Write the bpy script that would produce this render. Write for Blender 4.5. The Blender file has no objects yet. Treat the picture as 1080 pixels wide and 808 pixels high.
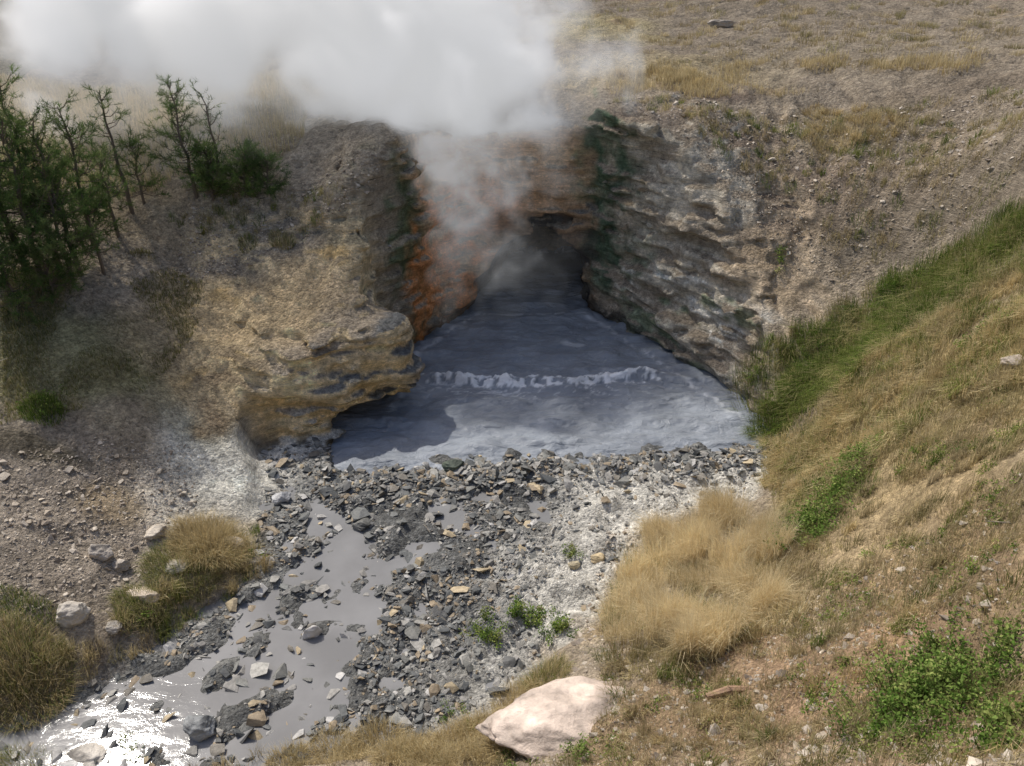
import bpy, math, numpy as np, time
T0=time.time()
rng=np.random.default_rng(11)
scene=bpy.context.scene
TH=math.radians(29); CT,ST=math.cos(TH),math.sin(TH); FL=831.0; CZ=8.0
f32=np.float32
# ---------------------------------------------------------------- survey helpers
def ray(px,py):
    u=(px-540)/FL; v=(404-py)/FL
    return u, CT+ST*v, -ST+CT*v
def W(px,py,z=0.0):
    a,b,c=ray(px,py); t=(CZ-z)/-c
    return np.array([a*t,b*t,z])
# ---------------------------------------------------------------- noise
_tab=rng.random(65536).astype(f32)*2-1
def vn(x,y,z):
    xi=np.floor(x);yi=np.floor(y);zi=np.floor(z)
    fx=(x-xi).astype(f32);fy=(y-yi).astype(f32);fz=(z-zi).astype(f32)
    xi=xi.astype(np.int64);yi=yi.astype(np.int64);zi=zi.astype(np.int64)
    fx=fx*fx*fx*(fx*(fx*6-15)+10);fy=fy*fy*fy*(fy*(fy*6-15)+10);fz=fz*fz*fz*(fz*(fz*6-15)+10)
    def h(a,b,c):
        q=(a*73856093)^(b*19349663)^(c*83492791)
        q=(q^(q>>13))*1274126177
        return _tab[(q^(q>>16))&65535]
    def l(a,b,t): return a+(b-a)*t
    return l(l(l(h(xi,yi,zi),h(xi+1,yi,zi),fx),l(h(xi,yi+1,zi),h(xi+1,yi+1,zi),fx),fy),
             l(l(h(xi,yi,zi+1),h(xi+1,yi,zi+1),fx),l(h(xi,yi+1,zi+1),h(xi+1,yi+1,zi+1),fx),fy),fz)
def fbm(x,y,z=0.0,o=4,s=1.0,off=0.0):
    x=np.asarray(x,dtype=np.float64);y=np.asarray(y,dtype=np.float64);z=np.asarray(z,dtype=np.float64)+np.zeros_like(x)
    r=0;a=.5
    for i in range(o):
        r=r+a*vn(x*s+off+i*17.3,y*s-off+i*5.1,z*s+i*9.7)
        s*=2.03;a*=.5
    return r
def ss(a,b,x):
    t=np.clip((x-a)/(b-a),0,1);return t*t*(3-2*t)
# ---------------------------------------------------------------- terrain control
TP=[(0,740,.05),(60,700,.15),(150,650,.15),(235,590,.2),(240,540,.3),(0,690,.4),(60,640,.5),(0,600,.9),(100,590,.6),
(170,560,.5),(0,500,1.4),(100,500,1.1),(200,500,.6),(200,445,1.0),(250,440,.8),(300,345,1.9),(370,335,1.95),(400,165,4.35),(405,250,3.0),
(400,300,2.3),(415,365,1.4),(300,250,3.0),(330,180,4.0),(250,200,3.7),(200,300,2.4),(200,380,1.6),(100,400,1.9),(0,400,2.1),
(100,300,2.8),(0,300,3.0),(100,200,3.7),(0,200,3.9),(200,200,3.7),(100,150,3.9),(0,150,4.0),(200,150,4.1),(300,140,4.4),
(400,130,4.7),(100,80,4.0),(0,80,4.1),(250,60,4.6),(400,60,5.2),(540,135,4.35),(460,135,4.4),(600,130,4.5),(640,140,4.5),
(540,80,5.0),(600,60,5.4),(500,60,5.2),(600,20,5.8),(660,150,4.4),(770,210,3.4),(800,290,2.2),(810,370,1.15),(850,250,2.8),
(900,200,3.7),(850,150,4.3),(700,80,5.2),(800,80,5.2),(750,140,4.5),(1000,200,4.0),(1000,150,4.6),(1000,250,3.3),(1000,300,2.9),
(1000,80,5.5),(950,330,2.3),(1080,150,5.0),(1080,100,5.4),(1080,230,4.1),(1080,300,3.8),(700,40,5.5),(900,40,5.8),(1050,40,5.9),
(700,0,6.2),(900,0,6.4),(1080,0,6.5),(500,20,5.6),(1000,400,2.9),(1000,500,2.9),(1000,600,3.0),(1000,700,3.2),(1000,800,3.5),
(1080,400,3.6),(1080,500,3.8),(1080,600,3.9),(1080,800,4.3),(900,400,1.9),(900,500,1.9),(900,600,2.1),(900,700,2.5),(900,800,2.9),
(830,480,.6),(835,540,.9),(850,420,.9),(760,560,.35),(800,610,1.0),(700,620,.5),(700,700,1.1),(700,800,1.6),(600,740,.6),
(600,800,1.1),(660,640,.3),(540,750,.35),(500,800,.6),(400,800,.2),(200,812,.05),(60,812,.05),(830,650,1.5)]
CP=[W(*p) for p in TP]
CP+=[np.array(p,float) for p in [(0,0,5.0),(5,0,5.5),(-5,0,2.5),(-9,2,1.5),(12,5,7),(-14,8,3.5),(-14,14,4.3),(14,12,6.5),(-20,30,4.8),
(20,30,8),(0,50,8.8),(-30,60,7),(40,60,13),(0,100,15),(-80,100,14),(80,100,22),(60,20,15),(-50,10,6),(0,-20,6),(-40,-30,5),(40,-30,8),
(0,200,40),(-150,180,40),(150,180,45)]]
CP=np.array(CP)
SC=10.0
def tk(r2): return np.where(r2>1e-12,r2*np.log(np.maximum(r2,1e-12))*.5,0)
def tps_fit(P):
    X=P[:,:2]/SC;n=len(X)
    K=tk(((X[:,None]-X[None])**2).sum(-1))+np.eye(n)*2e-4
    A=np.zeros((n+3,n+3));A[:n,:n]=K;A[:n,n]=1;A[:n,n+1:]=X;A[n,:n]=1;A[n+1:,:n]=X.T
    b=np.zeros(n+3);b[:n]=P[:,2]
    return X,np.linalg.solve(A,b)
TX,TW=tps_fit(CP)
def tps(x,y):
    sh=x.shape;x=x.ravel()/SC;y=y.ravel()/SC
    r=TW[-3]+TW[-2]*x+TW[-1]*y
    for i in range(len(TX)): r=r+TW[i]*tk((x-TX[i,0])**2+(y-TX[i,1])**2)
    return r.reshape(sh)
FP=[(-300,765,.4),(-60,765,.4),(0,757,.4),(90,715,.5),(180,665,.5),(265,605,.5),(272,545,.4),(285,515,.4),(276,478,.4),(310,464,.8),(345,462,.8),
(400,445,.7),(415,415,.55),(425,385,.5),(445,365,.5),(475,345,.5),(498,331,.4),(618,328,.4),(650,347,.9),(700,378,1.2),(745,410,1.1),
(772,433,.9),(818,466,.4),(814,510,.4),(790,530,.4),(705,550,.4),(650,600,.4),(620,650,.4),(560,690,.4),(520,735,.4),(420,775,.4),
(300,798,.4),(200,800,.4),(60,800,.4),(-60,815,.4),(-300,830,.4)]
FPW=np.array([W(a,b,0)[:2] for a,b,_ in FP]);FPR=np.array([p[2] for p in FP])
def segd(x,y,a,b):
    d=b-a;t=np.clip(((x-a[0])*d[0]+(y-a[1])*d[1])/(d@d+1e-12),0,1)
    return np.hypot(x-a[0]-t*d[0],y-a[1]-t*d[1]),t
def inpoly(x,y,P):
    ins=np.zeros(x.shape,bool);n=len(P)
    for i in range(n):
        x1,y1=P[i];x2,y2=P[(i+1)%n]
        if y1==y2: continue
        c=((y1>y)!=(y2>y))&(x<(x2-x1)*(y-y1)/(y2-y1)+x1)
        ins^=c
    return ins
def sdpoly(x,y,P,Wd=None):
    best=np.full(x.shape,1e9);w=np.zeros(x.shape);n=len(P)
    for i in range(n):
        d,t=segd(x,y,P[i],P[(i+1)%n]);m=d<best;best=np.where(m,d,best)
        if Wd is not None: w=np.where(m,Wd[i]*(1-t)+Wd[(i+1)%n]*t,w)
    ins=inpoly(x,y,P)
    return np.where(ins,-best,best),w
CHS=[[(325,535,.2),(370,572,.24),(335,598,.22),(405,608,.22),(380,645,.22),(350,680,.36),(290,712,.3),(210,735,.36),(120,757,.38),(30,775,.4),(-120,790,.6),(-300,798,.6)],
     [(335,598,.16),(270,640,.16),(250,680,.18),(200,705,.2),(120,757,.3)],[(350,690,.25),(330,735,.25),(270,775,.3),(180,780,.3),(60,785,.3)],
     [(560,520,.14),(572,545,.16),(530,565,.12),(470,560,.1)]]
def zw(y): return np.where(y<10.9,-(10.9-y)*.05,0.0)
def shore(x): return np.interp(x,[-4.0,-3.45,-3.1,-1,2,4.8],[13.2,12.5,11.1,11.5,11.75,12.1])
def floorz(x,y):
    best=np.full(x.shape,0.0)
    for C in CHS:
        P=np.array([W(a,b,-.1)[:2] for a,b,_ in C])
        for i in range(len(P)-1):
            d,t=segd(x,y,P[i],P[i+1]);w=C[i][2]*(1-t)+C[i+1][2]*t
            best=np.maximum(best,np.exp(-(d/w)**2))
    n=fbm(x,y,0,4,3.2)
    land=ss(-1.5,1.5,x-.2-(y-9)*.1)
    g=.035+.09*land-.10*best+n*.19
    g=g+.06*np.exp(-((y-(shore(x)-.45))/.45)**2)
    p=shore(x)-y+n*.7
    g=np.where(p<.5,np.minimum(g,np.clip(p*.25,-.5,.2)),g)
    return zw(y)+g
def Hf(x,y,full=False):
    x=np.asarray(x,float);y=np.asarray(y,float)
    sd,w=sdpoly(x,y,FPW,FPR)
    jit=fbm(x,y,3.3,3,.9)*.35
    sd2=sd+jit*np.minimum(1,np.abs(sd)*1.5+.4)*.5
    s=ss(0,1,sd2/np.maximum(w,.2))
    T=tps(x,y)
    d=np.hypot(x,y-10)
    am=.35+.65*ss(12,60,d)
    T=T+fbm(x,y,0,5,.45)*.34*am+fbm(x,y,5.,4,2.2)*.13
    rid=1-np.abs(fbm(x*1.6,y*.45,7.,3,1.0))*3
    T=T-np.clip(rid,0,1)*.10*ss(12.5,14.5,y)*(1-ss(19,22,y))
    Fz=floorz(x,y)
    H=Fz*(1-s)+np.maximum(T,Fz)*s
    return (H,sd,T) if full else H
GX0,GX1,GY0,GY1,GH=-17.,17.,-4.,36.,.08
gx=np.arange(GX0,GX1+1e-6,GH);gy=np.arange(GY0,GY1+1e-6,GH)
MX,MY=np.meshgrid(gx,gy,indexing='ij')
HG,SDG,SG=Hf(MX,MY,True)
def look(A,x,y):
    fx=np.clip((np.asarray(x)-GX0)/GH,0,len(gx)-1.001);fy=np.clip((np.asarray(y)-GY0)/GH,0,len(gy)-1.001)
    i=fx.astype(int);j=fy.astype(int);a=fx-i;b=fy-j
    return A[i,j]*(1-a)*(1-b)+A[i+1,j]*a*(1-b)+A[i,j+1]*(1-a)*b+A[i+1,j+1]*a*b
def G(px,py):
    a,b,c=ray(px,py);t=np.arange(3,40,.02)
    x,y,z=a*t,b*t,CZ+c*t
    k=np.argmax(z<look(HG,x,y))
    if k==0:k=len(t)-1
    return np.array([x[k],y[k],look(HG,x[k],y[k])])
print('H',time.time()-T0)
# ---------------------------------------------------------------- mesh helper
def mk(name,V,faces,mat,col=None,smooth=False):
    V=np.asarray(V,dtype=f32);me=bpy.data.meshes.new(name)
    me.vertices.add(len(V));me.vertices.foreach_set('co',V.ravel())
    faces=[np.asarray(f,dtype=np.int32) for f in faces if len(f)]
    L=np.concatenate([f.ravel() for f in faces]);me.loops.add(len(L));me.loops.foreach_set('vertex_index',L)
    tot=np.concatenate([np.full(len(f),f.shape[1]) for f in faces]);st=np.concatenate([[0],np.cumsum(tot)[:-1]]).astype(np.int32)
    me.polygons.add(len(tot));me.polygons.foreach_set('loop_start',st)
    me.update(calc_edges=True);me.validate()
    me.polygons.foreach_set('use_smooth',np.full(len(me.polygons),smooth))
    if col is not None:
        c=np.ones((len(V),4),f32);c[:,:3]=col
        a=me.attributes.new('Col','FLOAT_COLOR','POINT');a.data.foreach_set('color',c.ravel())
    me.materials.append(mat);o=bpy.data.objects.new(name,me);scene.collection.objects.link(o);return o
def gridfaces(ni,nj,mask=None):
    i,j=np.meshgrid(np.arange(ni-1),np.arange(nj-1),indexing='ij')
    if mask is not None: i=i[mask];j=j[mask]
    i=i.ravel();j=j.ravel()
    return np.stack([i*nj+j,(i+1)*nj+j,(i+1)*nj+j+1,i*nj+j+1],1)
# ---------------------------------------------------------------- materials
def nt(name):
    m=bpy.data.materials.new(name);m.use_nodes=True;t=m.node_tree;t.nodes.clear();return m,t
def N(t,k,**kw):
    n=t.nodes.new(k)
    for a,b in kw.items():
        if a.startswith('i_'):
            key=a[2:];key=int(key) if key.isdigit() else key.replace('_',' ');n.inputs[key].default_value=b
        else:setattr(n,a,b)
    return n
def ramp(t,stops):
    n=t.nodes.new('ShaderNodeValToRGB');e=n.color_ramp.elements
    while len(e)<len(stops):e.new(.5)
    for q,(p,c) in zip(e,stops):q.position=p;q.color=(c,c,c,1) if not hasattr(c,'__len__') else (*c,1)
    return n
def mth(t,op,a,b=None,clamp=False):
    n=t.nodes.new('ShaderNodeMath');n.operation=op;n.use_clamp=clamp
    for k,v in enumerate((a,b)):
        if v is None:continue
        if isinstance(v,(int,float)):n.inputs[k].default_value=v
        else:t.links.new(v,n.inputs[k])
    return n.outputs[0]
def ground_mat():
    m,t=nt('rock_and_soil');L=t.links.new
    out=N(t,'ShaderNodeOutputMaterial');b=N(t,'ShaderNodeBsdfDiffuse',i_Roughness=.8)
    at=N(t,'ShaderNodeAttribute',attribute_name='Col');geo=N(t,'ShaderNodeNewGeometry');pos=geo.outputs['Position']
    n1=N(t,'ShaderNodeTexNoise',i_Scale=9.,i_Detail=6.,i_Roughness=.78);L(pos,n1.inputs['Vector'])
    v1=N(t,'ShaderNodeTexVoronoi',i_Scale=16.);L(pos,v1.inputs['Vector'])
    v2=N(t,'ShaderNodeTexVoronoi',i_Scale=42.);L(pos,v2.inputs['Vector'])
    mp=N(t,'ShaderNodeMapping',vector_type='POINT');mp.inputs['Scale'].default_value=(1.5,1.5,15.);mp.inputs['Rotation'].default_value=(.03,.07,0);L(pos,mp.inputs['Vector'])
    st=N(t,'ShaderNodeTexNoise',i_Scale=1.3,i_Detail=6.,i_Roughness=.72);L(mp.outputs[0],st.inputs['Vector'])
    sx=N(t,'ShaderNodeSeparateXYZ');L(geo.outputs['True Normal'],sx.inputs[0])
    steep=N(t,'ShaderNodeMapRange');steep.inputs[1].default_value=.68;steep.inputs[2].default_value=.42;L(sx.outputs[2],steep.inputs[0])
    S=steep.outputs[0]
    r1=ramp(t,[(.28,.5),(.5,1.0),(.72,1.55)]);L(n1.outputs[0],r1.inputs[0])
    sep=N(t,'ShaderNodeSeparateColor');L(v1.outputs['Color'],sep.inputs[0])
    sep2=N(t,'ShaderNodeSeparateColor');L(v2.outputs['Color'],sep2.inputs[0])
    peb=mth(t,'ADD',mth(t,'MULTIPLY',sep.outputs[0],.4),mth(t,'ADD',mth(t,'MULTIPLY',sep2.outputs[0],.5),.58))
    rs=ramp(t,[(.33,.32),(.42,1.15),(.48,.68),(.53,1.25),(.58,.85),(.68,1.55)]);L(st.outputs[0],rs.inputs[0])
    mixs=N(t,'ShaderNodeMix',data_type='FLOAT');L(S,mixs.inputs[0]);L(peb,mixs.inputs[2]);L(rs.outputs[0],mixs.inputs[3])
    fac=mth(t,'MULTIPLY',r1.outputs[0],mixs.outputs[0])
    vm=N(t,'ShaderNodeVectorMath',operation='SCALE');L(at.outputs['Color'],vm.inputs[0]);L(fac,vm.inputs['Scale'])
    L(vm.outputs[0],b.inputs['Color'])
    hp=mth(t,'ADD',mth(t,'MULTIPLY',v1.outputs[0],-.4),mth(t,'ADD',mth(t,'MULTIPLY',v2.outputs[0],-.25),n1.outputs[0]))
    hs=mth(t,'ADD',mth(t,'MULTIPLY',st.outputs[0],2.4),mth(t,'MULTIPLY',n1.outputs[0],.7))
    mh=N(t,'ShaderNodeMix',data_type='FLOAT');L(S,mh.inputs[0]);L(hp,mh.inputs[2]);L(hs,mh.inputs[3])
    bp=N(t,'ShaderNodeBump',i_Strength=.95,i_Distance=.07);L(mh.outputs[0],bp.inputs['Height']);L(bp.outputs[0],b.inputs['Normal'])
    L(b.outputs[0],out.inputs[0]);return m
def stone_mat(name,bump=.02,sc=14.):
    m,t=nt(name);L=t.links.new
    out=N(t,'ShaderNodeOutputMaterial');b=N(t,'ShaderNodeBsdfPrincipled',i_Roughness=.6);b.inputs['Specular IOR Level'].default_value=.4
    at=N(t,'ShaderNodeAttribute',attribute_name='Col');geo=N(t,'ShaderNodeNewGeometry')
    n1=N(t,'ShaderNodeTexNoise',i_Scale=sc,i_Detail=6.,i_Roughness=.7);L(geo.outputs['Position'],n1.inputs['Vector'])
    r1=ramp(t,[(.3,.6),(.5,1.),(.7,1.3)]);L(n1.outputs[0],r1.inputs[0])
    vm=N(t,'ShaderNodeVectorMath',operation='SCALE');L(at.outputs['Color'],vm.inputs[0]);L(r1.outputs[0],vm.inputs['Scale']);L(vm.outputs[0],b.inputs['Base Color'])
    bp=N(t,'ShaderNodeBump',i_Strength=.7,i_Distance=bump);L(n1.outputs[0],bp.inputs['Height']);L(bp.outputs[0],b.inputs['Normal'])
    L(b.outputs[0],out.inputs[0]);return m
def leaf_mat(name,tr=.35):
    m,t=nt(name);L=t.links.new
    out=N(t,'ShaderNodeOutputMaterial');b=N(t,'ShaderNodeBsdfDiffuse')
    at=N(t,'ShaderNodeAttribute',attribute_name='Col');L(at.outputs['Color'],b.inputs['Color'])
    tl=N(t,'ShaderNodeBsdfTranslucent');L(at.outputs['Color'],tl.inputs['Color'])
    mx=N(t,'ShaderNodeMixShader',i_0=tr);L(b.outputs[0],mx.inputs[1]);L(tl.outputs[0],mx.inputs[2]);L(mx.outputs[0],out.inputs[0]);return m
def water_mat(name,rough,s1,bump,dist=.07,ior=1.33):
    m,t=nt(name);L=t.links.new
    out=N(t,'ShaderNodeOutputMaterial');b=N(t,'ShaderNodeBsdfPrincipled',i_Roughness=rough);b.inputs['IOR'].default_value=ior
    at=N(t,'ShaderNodeAttribute',attribute_name='Col');geo=N(t,'ShaderNodeNewGeometry')
    n0=N(t,'ShaderNodeTexNoise',i_Scale=1.1,i_Detail=5.);L(geo.outputs['Position'],n0.inputs['Vector'])
    r0=ramp(t,[(.35,.85),(.65,1.15)]);L(n0.outputs[0],r0.inputs[0])
    vm=N(t,'ShaderNodeVectorMath',operation='SCALE');L(at.outputs['Color'],vm.inputs[0]);L(r0.outputs[0],vm.inputs['Scale']);L(vm.outputs[0],b.inputs['Base Color'])
    mp=N(t,'ShaderNodeMapping');mp.inputs['Scale'].default_value=(.5,1.,1.);L(geo.outputs['Position'],mp.inputs['Vector'])
    n1=N(t,'ShaderNodeTexNoise',i_Scale=s1,i_Detail=6.,i_Roughness=.62,i_Distortion=.8);L(mp.outputs[0],n1.inputs['Vector'])
    bp=N(t,'ShaderNodeBump',i_Strength=bump,i_Distance=dist);L(n1.outputs[0],bp.inputs['Height']);L(bp.outputs[0],b.inputs['Normal'])
    L(b.outputs[0],out.inputs[0]);return m
M_G=ground_mat();M_S=stone_mat('shale_stone');M_B=stone_mat('weathered_boulder',.05,5.);M_L=leaf_mat('leaves',.38);M_GR=leaf_mat('grass_blades',.4)
# ---------------------------------------------------------------- ground colour (albedo by place, plus painted cave shade)
def blobs():
    B=[]
    for px,py,rx,ry,c,a in [
      (60,540,2.2,1.4,(.40,.34,.265),.9),(180,470,1.2,.6,(.49,.41,.29),.8),(228,500,1.1,1.3,(.70,.67,.58),1.),(200,545,.9,.5,(.64,.59,.49),.85),(240,330,1.7,.9,(.55,.425,.25),.9),(310,300,1.4,1.0,(.52,.40,.24),.85),
      (60,370,2.0,1.2,(.25,.23,.105),.75),(20,468,1.2,.25,(.11,.095,.06),.7),(150,350,.7,.6,(.35,.28,.18),.5),
      (120,530,.5,.35,(.42,.32,.19),.7),(220,410,.8,.6,(.48,.37,.22),.7),
      (370,210,.9,.9,(.33,.29,.185),.7),(180,230,2.2,.8,(.38,.305,.2),.7),(80,110,9,5,(.42,.345,.21),.8),(300,90,5,3,(.40,.34,.22),.6),
      (700,70,3.5,1.6,(.42,.345,.21),.8),(620,30,2.5,3.,(.48,.40,.22),.8),(950,50,5,3,(.34,.285,.21),.7),(900,130,1.6,.7,(.40,.33,.2),.6),
      (980,110,2.5,.9,(.26,.21,.155),.6),(850,210,1.6,.9,(.29,.225,.165),.8),(960,190,1.5,.8,(.31,.25,.18),.7),(820,290,.6,.8,(.42,.33,.22),.8),
      (700,120,1.4,.5,(.34,.27,.2),.6),(760,100,.8,.35,(.2,.155,.12),.8),(790,150,1.0,.6,(.2,.155,.115),.8),(820,200,.8,.6,(.2,.155,.115),.6),
      (1000,430,2.2,2.4,(.43,.345,.185),.9),(900,560,1.3,1.5,(.40,.305,.175),.8),(1050,600,1.,1.5,(.39,.285,.165),.8),(830,720,1.4,1.2,(.33,.225,.14),.9),
      (700,750,1.2,.9,(.29,.21,.13),.8),(870,660,.25,.35,(.58,.47,.35),.7),(1000,780,.6,.4,(.35,.235,.15),.6),(850,410,.6,.8,(.14,.13,.07),.7)]:
        p=G(px,py);B.append((p[0],p[1],rx,ry,c,a))
    return B
BL=blobs()
def lerpc(c,d,w): return c+(np.array(d)[None]-c)*w[:,None]
def colour(x,y,z,up,sd):
    n=len(x);c=np.tile(np.array([.33,.275,.205]),(n,1))
    n1=fbm(x,y,z,4,.8,3.);n2=fbm(x,y,z,4,2.7,8.);n3=fbm(x,y,z*3,3,1.2,20.)
    for bx,by,rx,ry,cc,a in BL:
        d=((x-bx)/rx)**2+((y-by)/ry)**2
        c=lerpc(c,cc,a*ss(.15,.75,np.exp(-d)+n1*.5))
    fl=ss(.25,-.15,sd+n2*.4)
    land=ss(-1.,1.4,x-(y-9.)*.25+n1*1.5)*ss(11.9,11.3,y+n2*.5)
    fc=np.tile(np.array([.17,.17,.16]),(n,1));fc=lerpc(fc,(.60,.575,.51),land)
    fc=lerpc(fc,(.36,.355,.32),ss(-2.6,-4.2,x+n1)*ss(6.,9.,y)*.8)
    fc=lerpc(fc,(.64,.61,.54),ss(-3.3,-4.2,x+n1)*ss(10.2,11.2,y)*.9)
    c=c*(1-fl[:,None])+fc*fl[:,None]
    cl=ss(.85,.66,up)*ss(11.6,12.2,y)*ss(6.6,5.8,x)*ss(-6.6,-5.6,x)*ss(21,20,y)
    rc=np.tile(np.array([.42,.35,.26]),(n,1))
    ochre=ss(-1.7,-2.2,x)*ss(15.9,14.6,y)
    rc=lerpc(rc,(.76,.61,.37),ochre*ss(-.5,.1,n1+.35))
    rc=lerpc(rc,(.68,.48,.21),ochre*ss(.05,.3,n3)*.7)
    alc=ss(-2.45,-2.05,x+n2*.3)*ss(2.1,1.6,x+n2*.4)*ss(14.7,15.4,y)
    rc=lerpc(rc,(.58,.385,.23),alc)
    rc=lerpc(rc,(.66,.48,.30),alc*ss(-.1,.25,n3)*.8)
    rc=lerpc(rc,(.66,.28,.10),alc*ss(.4,-.8,x+n1)*ss(-.3,.1,n2+.05)*ss(4.0,2.6,z)*.85)
    gl=np.exp(-((x+2.3+n2*.4)/.22)**2)*ss(14.2,15.2,y)*ss(4.8,3.9,z)
    rc=lerpc(rc,(.085,.14,.07),gl*.85*ss(-.3,.1,n1+.1))
    gr=np.exp(-((x-2.1+n2*.8)/.5)**2)*ss(15.2,16.,y)*ss(.3,1.2,z+n1)
    rc=lerpc(rc,(.075,.15,.085),gr*.85)
    gw=ss(2.3,3.0,x+n2*.5)
    rc=lerpc(rc,(.60,.54,.43),gw*ss(-.25,.15,n3+.08))
    rc=lerpc(rc,(.2,.27,.15),gw*ss(.05,.25,fbm(x,y,z*2,3,1.1,40.))*.75*ss(2.8,1.2,z))
    rc=lerpc(rc,(.78,.74,.65),gw*ss(.22,.35,n3)*ss(.9,.4,np.abs(z-1.1)))
    rc=lerpc(rc,(.52,.41,.28),ss(4.4,5.2,x+n1)*.85)
    rc=lerpc(rc,(.06,.06,.055),ss(.32,.1,z+n2*.35)*ss(.6,0.1,sd)*.85)
    cave_shade=ss(18.1,18.7,y)*ss(2.7,2.2,z)
    rc=lerpc(rc,(.04,.036,.036),cave_shade)  # darkness of the cave interior painted into the rock colour
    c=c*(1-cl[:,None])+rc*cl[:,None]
    c=c*(1+.35*n2[:,None])
    return np.clip(c,.01,.8)
# ---------------------------------------------------------------- 3D rock body with cave
h=.052
BX0,BX1,BY0,BY1,BZ0,BZ1=-5.9,6.6,11.7,23.2,-.95,6.6
bx=np.arange(BX0,BX1,h);by=np.arange(BY0,BY1,h);bz=np.arange(BZ0,BZ1,h)
QX,QY=np.meshgrid(bx,by,indexing='ij');QH,QSD,QT=Hf(QX,QY,True)
gxx,gyy=np.gradient(QH,h);slope=np.sqrt(gxx**2+gyy**2)
X3=np.broadcast_to(QX[:,:,None],(len(bx),len(by),len(bz)));Y3=np.broadcast_to(QY[:,:,None],X3.shape);Z3=np.broadcast_to(bz[None,None],X3.shape)
f=((Z3-QH[:,:,None])/np.sqrt(1+slope**2)[:,:,None]).astype(f32)
edge=np.minimum(np.minimum(QX-BX0,BX1-QX),np.minimum(QY-BY0,BY1-QY));ef=ss(.1,.9,edge)
stp=(ss(.7,2.0,slope)*ef)
band=np.abs(f)<.9
xi,yi,zi=np.where(band)
xx=QX[xi,yi];yy=QY[xi,yi];zz=bz[zi];sp=stp[xi,yi]
zt=zz+.06*xx+fbm(xx,yy,zz,2,.7)*.25
lay=vn(zt*0+3.1,zt*0+1.7,zt*3.6)*.6+vn(xx*.5,yy*.5,zt*8.0)*.6
nb=fbm(xx,yy,zz*1.6,4,1.1,50.);nb2=fbm(xx*.8,yy*.8,zz*3.2,3,2.6,70.)
ridged=.25-np.abs(nb)
f[band]+=(sp*(.16*lay+.38*nb+.18*nb2+.18*ridged+.05)+ef[xi,yi]*.03*nb2).astype(f32)
del xi,yi,zi,band
def smax(a,b,k):
    hh=np.clip(.5+.5*(a-b)/k,0,1);return b*(1-hh)+a*hh+k*hh*(1-hh)
top=((Z3-(np.maximum(QT,QH)+.06)[:,:,None])*.8).astype(f32)
f=np.maximum(f,np.where(ef[:,:,None]>.5,top,-9)).astype(f32);del top
def carve(fn,x0,x1,y0,y1,z0,z1,k=.12,add=False):
    a,b=np.searchsorted(bx,[x0,x1]);c,d=np.searchsorted(by,[y0,y1]);e,g=np.searchsorted(bz,[z0,z1])
    sl=(slice(a,b),slice(c,d),slice(e,g));D=fn(X3[sl],Y3[sl],Z3[sl]).astype(f32)
    f[sl]=-smax(-f[sl],-D,k) if add else smax(f[sl],-D,k)
# jutting sandstone outcrop on the left bank
def ledge(x,y,z):
    def blk(p,hs,ang):
        dx=x-p[0];dy=y-p[1];u=dx*math.cos(ang)+dy*math.sin(ang);w=-dx*math.sin(ang)+dy*math.cos(ang);dz=z-p[2]
        return (((np.abs(u)/hs[0])**3+(np.abs(w)/hs[1])**3+(np.abs(dz)/hs[2])**3)**(1/3)-1)*.8
    a=blk((-4.15,13.35,.75),(1.15,1.05,1.0),.05);b=blk((-2.95,13.75,1.0),(.95,1.05,.80),.55)
    d=-smax(-a,-b,.35);zt=z+.07*x+fbm(x,y,z,2,.8)*.2
    return d+.07*vn(x*.6,y*.6,zt*7.)+.05*vn(zt*0,zt*0,zt*12.)+fbm(x,y,z*2.2,4,1.3,90.)*.26
carve(ledge,-5.4,-1.3,12.,15.2,-.2,2.3,.3,True)
def cave(x,y,z):
    k=np.clip(y-17.6,0,9);xc=.35+.06*k+.03*k*k+.14*z;zq=np.clip(z/2.5,0,1);rx=(1.55-.07*k+.35*np.clip(18-y,0,2))*(1-.40*zq*zq);rz=2.5-.14*k
    q=np.sqrt(((x-xc)/rx)**2+((z+.1)/rz)**2)
    D=(q-1)*rx+fbm(x,y,z*2.2,4,1.2,5.)*.4
    D=np.maximum(D,(y-22.6));D=np.maximum(D,-(y-15.8))
    return np.maximum(D,-.75-z)
carve(cave,-2.6,4.,15.6,23.,-1,3.8)
def alcove(x,y,z):
    q=np.sqrt(((x-.25-.1*z)/1.6)**2+((y-17.35)/(.8))**2+((z-1.2)/2.5)**2)
    return (q-1)*.8+fbm(x,y,z*2,4,1.2,15.)*.4
carve(alcove,-2.2,2.8,16.2,19.9,-.5,4.2,.15)
def hole(x,y,z):
    p=W(382,432,.1)
    q=np.sqrt(((x-p[0])/.62)**2+((y-p[1])/.85)**2+((z-.05)/.5)**2);return (q-1)*.5+fbm(x,y,z,3,3.)*.2
carve(hole,-4.3,-1.6,11.9,15.4,-.8,1.2,.06)
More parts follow.
